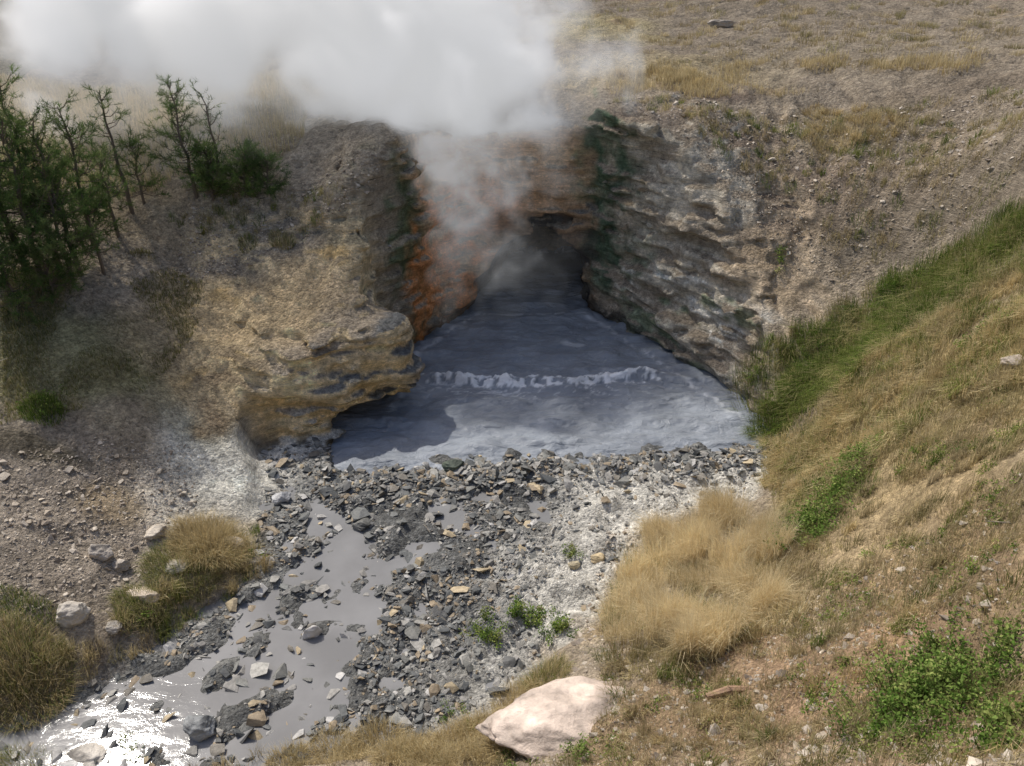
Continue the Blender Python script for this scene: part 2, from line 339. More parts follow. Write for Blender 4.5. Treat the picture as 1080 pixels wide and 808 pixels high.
def snets(f,o,h):
    s=f<0
    nx,ny,nz=[q-1 for q in f.shape]
    def C(A,a):return A[a[0]:a[0]+nx,a[1]:a[1]+ny,a[2]:a[2]+nz]
    cs=[(i,j,k) for i in(0,1) for j in(0,1) for k in(0,1)]
    cnt=np.zeros((nx,ny,nz),np.int8)
    for c in cs:cnt+=C(s,c)
    act=(cnt>0)&(cnt<8);I=np.argwhere(act);n=len(I)
    idx=np.full(act.shape,-1,np.int32);idx[act]=np.arange(n)
    P=np.zeros((n,3));K=np.zeros(n)
    for a in cs:
        for ax in range(3):
            if a[ax]:continue
            b=list(a);b[ax]=1
            fa=f[I[:,0]+a[0],I[:,1]+a[1],I[:,2]+a[2]];fb=f[I[:,0]+b[0],I[:,1]+b[1],I[:,2]+b[2]]
            m=(fa<0)!=(fb<0);t=np.where(m,fa/np.where(m,fa-fb,1),0)
            for q in range(3):P[:,q]+=np.where(m,a[q]+(t if q==ax else 0),0)
            K+=m
    P=P/K[:,None]+I;V=P*h+np.array(o)
    faces=[]
    for ax in range(3):
        u,v=(ax+1)%3,(ax+2)%3
        sl0=[slice(1,-1)]*3;sl1=[slice(1,-1)]*3
        sl0[ax]=slice(0,f.shape[ax]-1);sl1[ax]=slice(1,f.shape[ax])
        A=s[tuple(sl0)];B=s[tuple(sl1)]
        E=np.argwhere(A!=B);off=np.array([1,1,1]);off[ax]=0;E2=E+off
        sg=A[tuple(E.T)]
        def g(du,dv):
            q=E2.copy();q[:,u]-=du;q[:,v]-=dv
            return idx[q[:,0],q[:,1],q[:,2]]
        quad=np.stack([g(1,1),g(0,1),g(0,0),g(1,0)],1)
        quad[~sg]=quad[~sg][:,::-1]
        faces.append(quad)
    Fq=np.concatenate(faces);Fq=Fq[(Fq>=0).all(1)];return V,Fq
V,Fq=snets(f,(BX0,BY0,BZ0),h)
lab=np.arange(len(V))
for _ in range(400):
    m=lab[Fq].min(1);new=lab.copy()
    for q in range(4):np.minimum.at(new,Fq[:,q],m)
    new=new[new]
    if (new==lab).all():break
    lab=new
cnt=np.bincount(lab[Fq[:,0]],minlength=len(V));keep=cnt[lab[Fq[:,0]]]>3000;Fq=Fq[keep]
used=np.unique(Fq);re=np.full(len(V),-1);re[used]=np.arange(len(used));V=V[used];Fq=re[Fq]
a=V[Fq[:,0]];b=V[Fq[:,1]];c=V[Fq[:,2]];d=V[Fq[:,3]]
nr=np.cross(c-a,d-b);VN=np.zeros_like(V)
for q in range(4):np.add.at(VN,Fq[:,q],nr)
VN/=np.linalg.norm(VN,axis=1)[:,None]+1e-9
print('nets',len(V),time.time()-T0)
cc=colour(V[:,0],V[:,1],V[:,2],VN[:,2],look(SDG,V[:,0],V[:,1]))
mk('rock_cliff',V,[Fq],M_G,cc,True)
gX,gY=np.gradient(HG,GH);up=1/np.sqrt(1+gX**2+gY**2)
cen_x=MX[:-1,:-1]+GH/2;cen_y=MY[:-1,:-1]+GH/2
mask=~((cen_x>BX0+.12)&(cen_x<BX1-.2)&(cen_y>BY0+.12)&(cen_y<BY1-.2))
fr=MX.ravel();fy_=MY.ravel();hz=HG.ravel()
cc=colour(fr,fy_,hz,up.ravel(),SDG.ravel())
mk('ground_terrain',np.stack([fr,fy_,hz],1),[gridfaces(len(gx),len(gy),mask)],M_G,cc,True)
k=np.linspace(-1,1,161);fx=np.sign(k)*(np.abs(k)**2.2)*320;fyv=np.sign(k)*(np.abs(k)**2.2)*320+12
AX,AY=np.meshgrid(fx,fyv,indexing='ij');AH=tps(AX,AY);AH=np.clip(AH,-5,70)+fbm(AX,AY,0,4,.05)*4*ss(25,80,np.hypot(AX,AY-12))
ins=(AX>GX0+.6)&(AX<GX1-.6)&(AY>GY0+.6)&(AY<GY1-.6);m2=~(ins[:-1,:-1]&ins[1:,1:]&ins[1:,:-1]&ins[:-1,1:])
AH=np.where((AX>GX0)&(AX<GX1)&(AY>GY0)&(AY<GY1),AH-.6,AH)
nn=fbm(AX.ravel(),AY.ravel(),0,4,.08)[:,None]
fc=np.array([.34,.29,.2])[None]*(1+nn*.6)
fo=ss(-.05,.2,nn[:,0]+ss(30,90,AY.ravel())*.2);fc=fc*(1-fo[:,None])+np.array([.08,.095,.06])[None]*fo[:,None]
mk('hills',np.stack([AX.ravel(),AY.ravel(),AH.ravel()],1),[gridfaces(161,161,m2)],M_G,fc,True)
print('terrain',time.time()-T0)
# ---------------------------------------------------------------- water
wx=np.arange(-5.2,6.2,.033);wy=np.arange(10.92,23.2,.033);PX,PY=np.meshgrid(wx,wy,indexing='ij')
r=np.hypot((PX-.4)*.42,PY-18.6);wob=fbm(PX,PY,0,3,.8)*.5
ph=r-4.0-wob*.45
chop=fbm(PX*.6,PY,2,5,3.)
rp=np.abs(fbm(PX*.45,PY*1.1,12,3,3.4))
zz=.13*np.exp(-(ph/.12)**2)*ss(3.2,1.8,np.abs(PX-.6))*(1+chop)+.045*np.sin(r*9+wob*6)*(.4+chop)+chop*.09-rp*.06
lat=ss(3.0,1.7,np.abs(PX-.75+wob*.6))
e=np.exp(-((ph+.05)/np.where(ph<-.05,.15,.30))**2)*lat
fn=fbm(PX,PY,1,5,9.);zz=zz+e*fn*.10
foam=ss(.40,.8,e*(1.05+fn*3.2))
q=W(605,363,0);foam2=ss(.45,.9,np.exp(-(((PX-q[0])/.42)**2+((PY-q[1])/.13)**2))+fbm(PX,PY,4,3,5.)*.2)
fil=1-np.abs(fbm(PX*.6,PY*1.6,6,4,4.5,9.))*12
str_=np.clip(fil,0,1)*np.exp(-((ph-.35)/.45)**2)*lat*.5+np.clip(fil,0,1)*.10
ed=np.clip(1-np.abs(look(SDG,PX,PY)+.12+wob*.3)*9,0,1)*ss(12.5,13.5,PY)*ss(-.1,.2,fn+.1)*.5
foamt=np.clip(foam+foam2*.5+str_+ed,0,1).ravel()[:,None]
wc=np.array([.25,.275,.31])[None]*(1-foamt)+np.array([.8,.82,.84])[None]*foamt
mk('hot_spring_pool_water',np.stack([PX.ravel(),PY.ravel(),zz.ravel()],1),[gridfaces(len(wx),len(wy))],water_mat('muddy_spring_water',.35,5.5,1.,.08),wc,True)
wx=np.arange(-10,3.,.1);wy=np.arange(4.2,10.93,.1);PX,PY=np.meshgrid(wx,wy,indexing='ij')
mk('creek_water',np.stack([PX.ravel(),PY.ravel(),zw(PY).ravel()],1),[gridfaces(len(wx),len(wy))],water_mat('creek_water',.08,7.,.22,.014,1.24),np.tile([.21,.21,.21],(PX.size,1)),True)
# ---------------------------------------------------------------- stones
import bmesh
def variants(n,kpts=11):
    out=[]
    for _ in range(n):
        bm=bmesh.new();p=rng.normal(size=(kpts,3));p/=np.linalg.norm(p,axis=1)[:,None];p*=rng.uniform(.8,1.05,(kpts,1));p[:,2]=np.clip(p[:,2],-.62,.62)
        for v in p:bm.verts.new(v)
        r=bmesh.ops.convex_hull(bm,input=bm.verts)
        bmesh.ops.delete(bm,geom=[v for v in bm.verts if not v.link_faces],context='VERTS')
        bm.verts.index_update();bmesh.ops.triangulate(bm,faces=bm.faces)
        out.append((np.array([v.co[:] for v in bm.verts]),np.array([[v.index for v in fc.verts] for fc in bm.faces])));bm.free()
    return out
VAR=variants(20)
def rots(n,tilt):
    a=rng.uniform(0,2*np.pi,n);b=rng.normal(0,tilt,n);c=rng.normal(0,tilt,n)
    ca,sa,cb,sb,cc,sc=np.cos(a),np.sin(a),np.cos(b),np.sin(b),np.cos(c),np.sin(c);z=np.zeros(n);o=np.ones(n)
    Rz=np.array([[ca,-sa,z],[sa,ca,z],[z,z,o]]);Rx=np.array([[o,z,z],[z,cb,-sb],[z,sb,cb]]);Ry=np.array([[cc,z,sc],[z,o,z],[-sc,z,cc]])
    return np.einsum('ijn,jkn,kln->nil',Rx,Ry,Rz)
def stones(name,pos,size,col,flat=.38,tilt=.25):
    n=len(pos);VV=[];FF=[];CC=[];base=0;which=rng.integers(0,len(VAR),n)
    for k,(v,fa) in enumerate(VAR):
        I=np.where(which==k)[0];m=len(I)
        if not m:continue
        s=np.stack([size[I],size[I]*rng.uniform(.5,.95,m),size[I]*rng.uniform(flat*.6,flat*1.4,m)],1)*.5
        P=np.einsum('nij,nvj->nvi',rots(m,tilt),v[None]*s[:,None])+pos[I][:,None]
        VV.append(P.reshape(-1,3));FF.append((fa[None]+base+np.arange(m)[:,None,None]*len(v)).reshape(-1,3));CC.append(np.repeat(col[I],len(v),0));base+=m*len(v)
    return mk(name,np.concatenate(VV),[np.concatenate(FF)],M_S,np.concatenate(CC),False)
def polyW(P): return np.array([G(a,b)[:2] for a,b in P])
def scat(P,n):
    P=polyW(P) if not isinstance(P,np.ndarray) else P
    lo,hi=P.min(0),P.max(0);out=[];c=0
    while c<n:
        q=rng.uniform(lo,hi,(n*2,2));q=q[inpoly(q[:,0],q[:,1],P)];out.append(q);c+=len(q)
    return np.concatenate(out)[:n]
def scol(n,pal,var=.2):
    pal=np.array(pal);return pal[rng.integers(0,len(pal),n)]*rng.uniform(1-var,1+var,(n,1))
GP=[(.12,.12,.115),(.18,.18,.165),(.25,.24,.22),(.085,.09,.09),(.17,.155,.13),(.33,.32,.29),(.27,.215,.145),(.14,.145,.14)]
q=scat(FPW,70000);nz=fbm(q[:,0],q[:,1],0,3,1.3,33.)
bar=np.exp(-((q[:,1]-shore(q[:,0])+.45)/.45)**2)*ss(-3.9,-3.3,q[:,0])
cre=ss(1.0,-.8,q[:,0]-(q[:,1]-9)*.2)*ss(12,11,q[:,1])*(1-.8*ss(-3.3,-4.1,q[:,0])*ss(10.,10.8,q[:,1]))
pr=(.07+.9*bar*ss(4.9,4.3,q[:,0])+.6*cre*ss(-.25,.2,nz+.08))*ss(.3,-.25,q[:,1]-shore(q[:,0])+nz*.5)
keep=(rng.random(len(q))<pr)&(q[:,0]>-9);q=q[keep];bar=bar[keep]
sz=np.clip(.055*np.exp(rng.normal(0,.55,len(q)))*(1+.5*bar),.025,.30)
hz=look(HG,q[:,0],q[:,1]);ok=hz>zw(q[:,1])-.07;q,sz,hz=q[ok],sz[ok],hz[ok];n=len(q);print('stones',n)
stones('creek_gravel',np.stack([q[:,0],q[:,1],hz+sz*.08],1),sz,scol(n,GP),.42,.3)
q=scat(FPW,5200);b2=np.exp(-((q[:,1]-shore(q[:,0])+.4)/.5)**2)*ss(-3.9,-3.3,q[:,0]);cre=ss(.8,-.6,q[:,0]-(q[:,1]-9)*.2)
q=q[(rng.random(len(q))<.04+.5*b2+.3*cre)&(q[:,1]<shore(q[:,0])+.2)&(q[:,0]>-9)];n=len(q)
sz=np.clip(.16*np.exp(rng.normal(0,.38,n)),.09,.42)
stones('shale_slabs',np.stack([q[:,0],q[:,1],np.maximum(look(HG,q[:,0],q[:,1]),zw(q[:,1])-.03)+sz*.1],1),sz,scol(n,GP+[(.4,.39,.37),(.38,.31,.2)]),.34,.3)
q=np.concatenate([scat([(0,480),(200,470),(210,540),(180,600),(0,660)],2600),scat([(640,560),(700,560),(830,640),(1080,500),(1080,808),(560,808)],4500),scat([(180,300),(420,330),(400,170),(200,190)],2500),scat([(620,110),(1080,90),(1080,180),(880,300),(800,240)],5500)])
n=len(q);sz=np.clip(.035*np.exp(rng.normal(0,.6,n)),.012,.2)
stones('slope_pebbles',np.stack([q[:,0],q[:,1],look(HG,q[:,0],q[:,1])+sz*.05],1),sz,scol(n,[(.38,.33,.27),(.30,.25,.19),(.46,.40,.32),(.22,.18,.14)]),.5,.3)
# ---------------------------------------------------------------- boulders
def boulder(name,px,py,w,d,hh,col,seed,sink=.3,rot=0,planes=16,tilt=(0,0)):
    g=np.random.default_rng(seed);bm=bmesh.new();bmesh.ops.create_icosphere(bm,subdivisions=5,radius=1)
    v=np.array([x.co[:] for x in bm.verts]);fa=np.array([[x.index for x in fc.verts] for fc in bm.faces]);bm.free()
    nrm=g.normal(size=(planes,3));nrm/=np.linalg.norm(nrm,axis=1)[:,None];dist=g.uniform(.62,.9,planes)
    dp=v@nrm.T;rr=np.where(dp>1e-3,dist[None]/np.maximum(dp,1e-3),9).min(1);rr=np.minimum(rr,1.05)
    rr=rr*(1+.16*fbm(v[:,0],v[:,1],v[:,2]*2+seed,5,2.2,seed))
    v=v*rr[:,None]*np.array([w/2,d/2,hh/2])
    a,b=tilt;Ry=np.array([[math.cos(a),0,math.sin(a)],[0,1,0],[-math.sin(a),0,math.cos(a)]]);Rx=np.array([[1,0,0],[0,math.cos(b),-math.sin(b)],[0,math.sin(b),math.cos(b)]])
    Rz=np.array([[math.cos(rot),-math.sin(rot),0],[math.sin(rot),math.cos(rot),0],[0,0,1]])
    v=v@(Rx@Ry@Rz).T;p=G(px,py);v=v+p+np.array([0,0,hh*(.5-sink)])
    nn=fbm(v[:,0],v[:,1],v[:,2],4,4.,seed)[:,None]
    return mk(name,v,[fa],M_B,np.array(col)[None]*(1+nn*.8),True)
boulder('boulder',604,764,2.6,1.2,.6,(.54,.445,.37),47,.42,.2,30,(.12,-.02))
boulder('boulder',92,806,.62,.4,.3,(.5,.46,.4),5,.3)
boulder('boulder',76,652,.45,.35,.38,(.44,.4,.34),6,.3,.5)
boulder('boulder',106,586,.42,.3,.32,(.44,.39,.33),8,.35)
boulder('boulder',243,576,.42,.25,.2,(.46,.41,.33),9,.3)
boulder('boulder',150,630,.5,.3,.2,(.49,.41,.33),10,.35)
boulder('boulder',212,772,.42,.34,.3,(.26,.27,.27),12,.3)
boulder('boulder',299,528,.34,.28,.24,(.46,.46,.46),13,.3)
boulder('boulder',185,600,.35,.25,.2,(.44,.4,.32),14,.3)
boulder('boulder',330,672,.3,.12,.26,(.5,.48,.45),15,.25,.4)
boulder('boulder',480,494,.42,.28,.26,(.08,.1,.075),16,.3)
boulder('boulder',383,556,.34,.25,.2,(.13,.13,.12),17,.3)
boulder('boulder',630,590,.24,.2,.16,(.45,.36,.22),18,.3)
boulder('boulder',605,598,.2,.16,.12,(.42,.36,.24),19,.3)
boulder('boulder',165,565,.35,.3,.2,(.48,.42,.34),20,.3)
boulder('boulder',130,600,.3,.25,.2,(.42,.37,.31),21,.3)
boulder('boulder',1070,385,.35,.3,.2,(.4,.34,.28),22,.3)
boulder('boulder',760,28,.9,.5,.4,(.3,.26,.21),23,.35)
boulder('boulder',120,665,.25,.2,.16,(.44,.4,.34),24,.3)
# ---------------------------------------------------------------- vegetation
class Veg:
    def __init__(s):s.V=[];s.Q=[];s.T=[];s.C=[];s.n=0
    def blades(s,P,Ln,w,lean,cb,ct):
        n=len(P);a=rng.uniform(0,2*np.pi,n);wd=np.stack([np.cos(a),np.sin(a),0*a],1)*np.reshape(w,(-1,1))*.5
        L=Ln[:,None];le=np.concatenate([lean,np.zeros((n,1))],1);upv=np.array([[0,0,1.]])
        lm=np.linalg.norm(lean,axis=1)[:,None]
        mid=P+L*(.5*upv*np.sqrt(np.maximum(1-.3*lm**2,.3))+.22*le)
        tip=P+L*(upv*np.clip(.98-.55*lm,.05,1)+.85*le)
        V=np.stack([P-wd,P+wd,mid+wd*.75,mid-wd*.75,tip],1).reshape(-1,3)
        i=np.arange(n)[:,None]*5+s.n
        s.Q.append(i+np.array([[0,1,2,3]]));s.T.append(i+np.array([[3,2,4]]))
        cm=(cb+ct)/2;s.C.append(np.stack([cb,cb,cm,cm,ct],1).reshape(-1,3));s.V.append(V);s.n+=5*n
    def leaves(s,P,size,nrm,col,asp=.55):
        n=len(P);r=rng.normal(size=(n,3));u=np.cross(nrm,r);u/=np.linalg.norm(u,axis=1)[:,None]+1e-9;v=np.cross(nrm,u);v/=np.linalg.norm(v,axis=1)[:,None]+1e-9
        a=u*np.reshape(size,(-1,1))*.5;b=v*np.reshape(size,(-1,1))*.5*asp
        V=np.stack([P-a,P-b,P+a,P+b],1).reshape(-1,3);i=np.arange(n)[:,None]*4+s.n
        s.Q.append(i+np.array([[0,1,2,3]]));s.C.append(np.repeat(col,4,0));s.V.append(V);s.n+=4*n
    def tube(s,pts,rad,col,k=5):
        pts=np.array(pts,float);m=len(pts);d=np.gradient(pts,axis=0);d/=np.linalg.norm(d,axis=1)[:,None]+1e-9
        ref=np.array([1,0,0.]) if abs(d[0,0])<.8 else np.array([0,1.,0]);u=np.cross(d,ref);u/=np.linalg.norm(u,axis=1)[:,None]+1e-9;w=np.cross(d,u)
        an=np.arange(k)*2*np.pi/k;V=pts[:,None]+np.reshape(rad,(-1,1,1))*(u[:,None]*np.cos(an)[None,:,None]+w[:,None]*np.sin(an)[None,:,None])
        q=[[i*k+j,i*k+(j+1)%k,(i+1)*k+(j+1)%k,(i+1)*k+j] for i in range(m-1) for j in range(k)]
        s.V.append(V.reshape(-1,3));s.Q.append(np.array(q)+s.n);s.C.append(np.tile(col,(m*k,1)));s.n+=m*k
    def build(s,name,mat):
        return mk(name,np.concatenate(s.V),[np.concatenate(s.Q)]+([np.concatenate(s.T)] if s.T else []),mat,np.clip(np.concatenate(s.C),.005,.9),False)
def onG(q): return np.stack([q[:,0],q[:,1],look(HG,q[:,0],q[:,1])-.01],1)
GOLD=[(.64,.52,.28),(.72,.60,.35),(.55,.43,.22),(.63,.53,.32)]
STRAW=[(.54,.45,.26),(.62,.52,.33),(.44,.36,.2),(.40,.36,.18)]
GREEN=[(.13,.20,.04),(.18,.26,.055),(.09,.15,.033),(.25,.29,.08)]
MIXG=[(.26,.29,.085),(.42,.37,.17),(.18,.24,.06),(.52,.45,.24)]
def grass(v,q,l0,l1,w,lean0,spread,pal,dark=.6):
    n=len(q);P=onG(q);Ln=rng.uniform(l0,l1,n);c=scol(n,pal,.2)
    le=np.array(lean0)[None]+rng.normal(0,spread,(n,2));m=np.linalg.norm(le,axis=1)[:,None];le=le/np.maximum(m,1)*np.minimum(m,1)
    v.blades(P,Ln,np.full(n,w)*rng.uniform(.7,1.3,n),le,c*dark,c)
def clump(px,py,rx,ry,n):
    p=G(px,py);a=rng.uniform(0,2*np.pi,n);r=np.sqrt(rng.random(n));return np.stack([p[0]+r*np.cos(a)*rx,p[1]+r*np.sin(a)*ry],1),p
def mound(v,px,py,rx,ry,n,l0,l1,w,pal,out=.6,lean=(0,0),dark=.65):
    q,p=clump(px,py,rx,ry,n);P=onG(q);d=(q-p[:2])/np.array([rx,ry]);rr=np.linalg.norm(d,axis=1)
    Ln=rng.uniform(l0,l1,n)*(1-.35*rr);le=d*out+np.array(lean)+rng.normal(0,.28,(n,2));m=np.linalg.norm(le,axis=1)[:,None];le=le/np.maximum(m,1)
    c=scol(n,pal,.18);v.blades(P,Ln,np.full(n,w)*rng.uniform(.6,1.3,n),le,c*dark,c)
def tufts(v,P,nt_,nb,r,l0,l1,w,lean,pal,dk=.6):
    q=scat(P,nt_)
    q2=np.repeat(q,nb,0);a=rng.uniform(0,2*np.pi,len(q2));rr=np.sqrt(rng.random(len(q2)))*r*np.repeat(rng.uniform(.4,1.2,nt_),nb)
    d=np.stack([np.cos(a),np.sin(a)],1)*rr[:,None];c=np.repeat(scol(nt_,pal,.25),nb,0)*rng.uniform(.8,1.2,(len(q2),1));P3=onG(q2+d);n=len(q2)
    le=np.array(lean)+d/r*.5+np.repeat(rng.normal(0,.15,(nt_,2)),nb,0)+rng.normal(0,.2,(n,2));m=np.linalg.norm(le,axis=1)[:,None];le=le/np.maximum(m,1)
    v.blades(P3,rng.uniform(l0,l1,n)*np.repeat(rng.uniform(.6,1.2,nt_),nb),np.full(n,w),le,c*dk,c)
v=Veg()
FL_=[(.82,.70,.44),(.87,.77,.53),(.70,.57,.34),(.77,.64,.39)]
BGP=polyW([(640,640),(665,585),(700,556),(760,545),(810,560),(830,600),(825,650),(790,690),(720,700),(665,690)])
cen=scat(BGP,46)
for cx,cy in cen:
    n_=720;a=rng.uniform(0,2*np.pi,n_);rr=np.sqrt(rng.random(n_))*rng.uniform(.13,.28);q=np.stack([cx+rr*np.cos(a),cy+rr*np.sin(a)],1)
    d=(q-np.array([cx,cy]))/.25;Lm=rng.uniform(.55,1.1);Ln=rng.uniform(.45,1.,n_)*Lm*(.9)
    le=d*.30+np.array([-.16,-.12])+rng.normal(0,.10,2)+rng.normal(0,.2,(n_,2));m=np.linalg.norm(le,axis=1)[:,None];le=le/np.maximum(m,1)
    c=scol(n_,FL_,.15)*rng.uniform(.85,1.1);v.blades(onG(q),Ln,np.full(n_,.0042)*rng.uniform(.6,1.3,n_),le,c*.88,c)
tufts(v,[(620,700),(640,640),(660,590),(840,580),(850,660),(790,720),(700,720)],60,90,.16,.2,.5,.005,(-.1,-.1),GOLD+MIXG)
mound(v,222,580,.5,.45,4500,.35,.62,.005,GOLD,.6)
mound(v,190,600,.5,.4,2500,.2,.4,.005,MIXG,.7)
mound(v,20,715,.6,.5,4500,.3,.5,.005,GOLD+MIXG,.6)
mound(v,150,640,.35,.25,1500,.15,.35,.005,MIXG,.6)
mound(v,575,715,.3,.3,1500,.15,.4,.005,GOLD+MIXG,.6)
mound(v,545,735,.3,.3,1200,.15,.3,.005,GOLD,.6)
for a_,b_ in [(350,795),(400,785),(440,790),(480,780),(500,800),(310,805),(460,805),(375,800),(420,800),(530,790),(510,770)]:
    mound(v,a_,b_,.3,.22,1100,.15,.4,.005,GOLD,.5)
mound(v,30,806,.3,.2,1500,.15,.3,.005,MIXG,.6)
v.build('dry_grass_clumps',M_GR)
v=Veg()
RS=[(825,500),(880,440),(960,360),(1080,290),(1180,300),(1250,808),(1100,900),(560,850),(620,770),(640,700),(820,650),(810,560)]
q=scat(RS,130000);nz=fbm(q[:,0],q[:,1],0,4,.9,60.);q=q[rng.random(len(q))<ss(-.2,.25,nz)*.8+.05];grass(v,q,.06,.18,.0055,(-.25,-.2),.4,STRAW+[(.3,.28,.14)],.7)
tufts(v,RS,480,80,.13,.12,.3,.006,(-.25,-.2),STRAW+MIXG+GOLD)
GS=[(800,450),(850,440),(900,400),(970,345),(1080,285),(1180,290),(1120,400),(1000,430),(900,500),(850,550),(820,530),(805,490)]
tufts(v,GS,380,80,.17,.2,.48,.007,(-.4,-.3),GOLD+GOLD+MIXG,.75)
q=scat(GS,16000);nz=fbm(q[:,0],q[:,1],0,3,1.4,61.);q=q[rng.random(len(q))<ss(-.25,.1,nz)];grass(v,q,.12,.32,.007,(-.4,-.3),.3,GOLD+MIXG,.7)
q=scat([(540,790),(700,700),(830,720),(830,850),(500,850)],9000);grass(v,q,.04,.13,.004,(0,0),.5,STRAW)
tufts(v,[(180,808),(400,770),(560,760),(520,830),(200,830)],60,70,.1,.1,.3,.005,(0,0),STRAW+GOLD)
tufts(v,[(0,700),(90,670),(270,560),(285,600),(160,690),(0,765)],90,90,.12,.12,.35,.005,(.1,-.1),STRAW+MIXG+GOLD)
SH=[(540,10),(620,70),(700,78),(800,66),(920,62),(1080,60),(1080,88),(900,92),(700,100),(600,100),(530,60)]
q=scat(SH,30000);nz=fbm(q[:,0],q[:,1],0,3,.9,10.);q=q[rng.random(len(q))<ss(-.1,.25,nz)];grass(v,q,.1,.28,.011,(-.2,-.1),.4,GOLD)
tufts(v,[(640,82),(760,74),(740,92),(650,98)],60,70,.22,.15,.32,.01,(-.2,-.1),GOLD)
tufts(v,[(560,0),(1080,0),(1080,60),(700,70)],240,50,.3,.1,.26,.013,(0,0),STRAW)
tufts(v,[(640,110),(1080,90),(1080,190),(960,250),(880,300),(840,200),(760,160)],280,45,.14,.1,.24,.008,(-.2,-.2),STRAW+MIXG)
tufts(v,[(850,110),(960,120),(940,150),(850,160)],80,60,.16,.1,.26,.008,(-.2,-.2),GOLD)
q=scat([(0,290),(150,262),(230,300),(200,360),(130,430),(0,450)],30000);nz=fbm(q[:,0],q[:,1],0,4,1.1,66.);q=q[rng.random(len(q))<ss(-.2,.2,nz)];grass(v,q,.03,.12,.008,(0,0),.4,[(.24,.24,.08),(.32,.29,.13),(.17,.19,.06),(.40,.33,.18)])
tufts(v,[(160,240),(330,240),(380,190),(230,190)],50,40,.12,.08,.2,.008,(0,0),MIXG)
mound(v,298,258,.25,.2,600,.15,.3,.007,MIXG+GOLD,.6);mound(v,262,258,.2,.15,300,.12,.25,.007,MIXG,.6)
mound(v,45,435,.3,.25,900,.15,.3,.007,GREEN,.6);mound(v,20,640,.5,.2,1200,.1,.22,.006,GREEN+MIXG,.5)
q=scat([(0,200),(160,205),(320,150),(330,80),(0,80)],26000);grass(v,q,.1,.35,.014,(0,0),.4,GOLD+STRAW)
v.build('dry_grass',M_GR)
v=Veg()
TG=[(766,398),(800,372),(900,318),(960,275),(1080,215),(1150,180),(1150,300),(1080,285),(970,345),(900,400),(850,440),(800,440)]
tufts(v,TG,300,75,.2,.3,.62,.008,(-.5,-.35),GREEN+GREEN+MIXG+[(.46,.4,.19),(.5,.44,.22)])
q=scat(TG,6000);nz=fbm(q[:,0],q[:,1],0,3,1.2,14.);q=q[rng.random(len(q))<ss(-.25,.05,nz)*.9+.1]
grass(v,q,.2,.5,.008,(-.5,-.35),.3,GREEN+MIXG,.5)
mound(v,812,445,.5,.4,2300,.35,.6,.007,GREEN+[(.25,.25,.08)],.5,(-.3,-.3),.5)
mound(v,865,400,.6,.5,1800,.3,.6,.007,MIXG+GREEN,.5,(-.4,-.3),.5)
mound(v,960,335,.6,.5,2000,.35,.65,.007,GREEN+MIXG,.5,(-.4,-.3),.5)
mound(v,1040,270,.6,.6,2000,.35,.65,.007,GREEN+MIXG,.5,(-.4,-.3),.5)
mound(v,845,480,.5,.5,1800,.25,.5,.006,GOLD+MIXG,.5,(-.4,-.3),.6)
mound(v,870,520,.5,.5,1500,.2,.4,.006,GREEN+MIXG,.5,(-.4,-.3),.5)
mound(v,905,420,.5,.5,1800,.25,.5,.006,GOLD+MIXG,.5,(-.4,-.3),.6)
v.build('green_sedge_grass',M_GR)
def plant(name,specs,leaf=.03,pal=GREEN):
    v=Veg()
    for px,py,r,hh,n in specs:
        p=G(px,py);ns=max(6,int(n/40));
        base=np.stack([p[0]+rng.normal(0,r*.45,ns),p[1]+rng.normal(0,r*.45,ns)],1);B=onG(base)
        d=np.stack([base[:,0]-p[0],base[:,1]-p[1]],1)/r
        tipz=hh*rng.uniform(.45,1.05,ns)*np.clip(1.1-.6*np.linalg.norm(d,axis=1),.3,1)
        tip=B+np.stack([d[:,0]*r*.5+rng.normal(0,.03,ns),d[:,1]*r*.5+rng.normal(0,.03,ns),tipz],1)
        m=n//ns
        for a,b in zip(B,tip):
            v.tube([a,(a+b)/2+rng.normal(0,.008,3),b],[.004,.003,.0015],(.12,.13,.05),3)
        t=rng.uniform(.2,1.,(ns,m,1));L=B[:,None]*(1-t)+tip[:,None]*t+rng.normal(0,leaf*1.1,(ns,m,3))
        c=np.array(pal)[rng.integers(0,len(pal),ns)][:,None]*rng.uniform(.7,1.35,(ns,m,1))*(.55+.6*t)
        nr=rng.normal(size=(ns*m,3));nr[:,2]=np.abs(nr[:,2])+.6;nr/=np.linalg.norm(nr,axis=1)[:,None]
        v.leaves(L.reshape(-1,3),leaf*rng.uniform(.6,1.3,ns*m),nr,c.reshape(-1,3))
    return v.build(name,M_L)
LG=[(.13,.20,.045),(.18,.255,.065),(.09,.16,.03),(.25,.29,.09)]
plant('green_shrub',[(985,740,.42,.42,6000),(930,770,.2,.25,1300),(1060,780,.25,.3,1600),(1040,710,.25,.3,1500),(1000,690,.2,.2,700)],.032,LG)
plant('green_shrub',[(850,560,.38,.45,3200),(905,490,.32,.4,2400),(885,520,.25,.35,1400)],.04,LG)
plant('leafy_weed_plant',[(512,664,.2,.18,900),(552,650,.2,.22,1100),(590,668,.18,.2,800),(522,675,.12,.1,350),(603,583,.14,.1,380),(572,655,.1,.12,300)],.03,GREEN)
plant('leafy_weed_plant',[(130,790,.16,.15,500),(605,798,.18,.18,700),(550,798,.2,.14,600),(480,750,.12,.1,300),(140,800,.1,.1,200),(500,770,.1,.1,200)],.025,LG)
sp=[]
for k in range(80):
    sp.append((rng.uniform(850,1075),rng.uniform(380,800),rng.uniform(.05,.17),rng.uniform(.06,.16),int(rng.uniform(80,280))))
for k in range(14): sp.append((rng.uniform(640,860),rng.uniform(700,805),rng.uniform(.04,.09),rng.uniform(.04,.1),int(rng.uniform(50,120))))
plant('low_groundcover',sp,.024,GREEN+[(.3,.27,.1)])
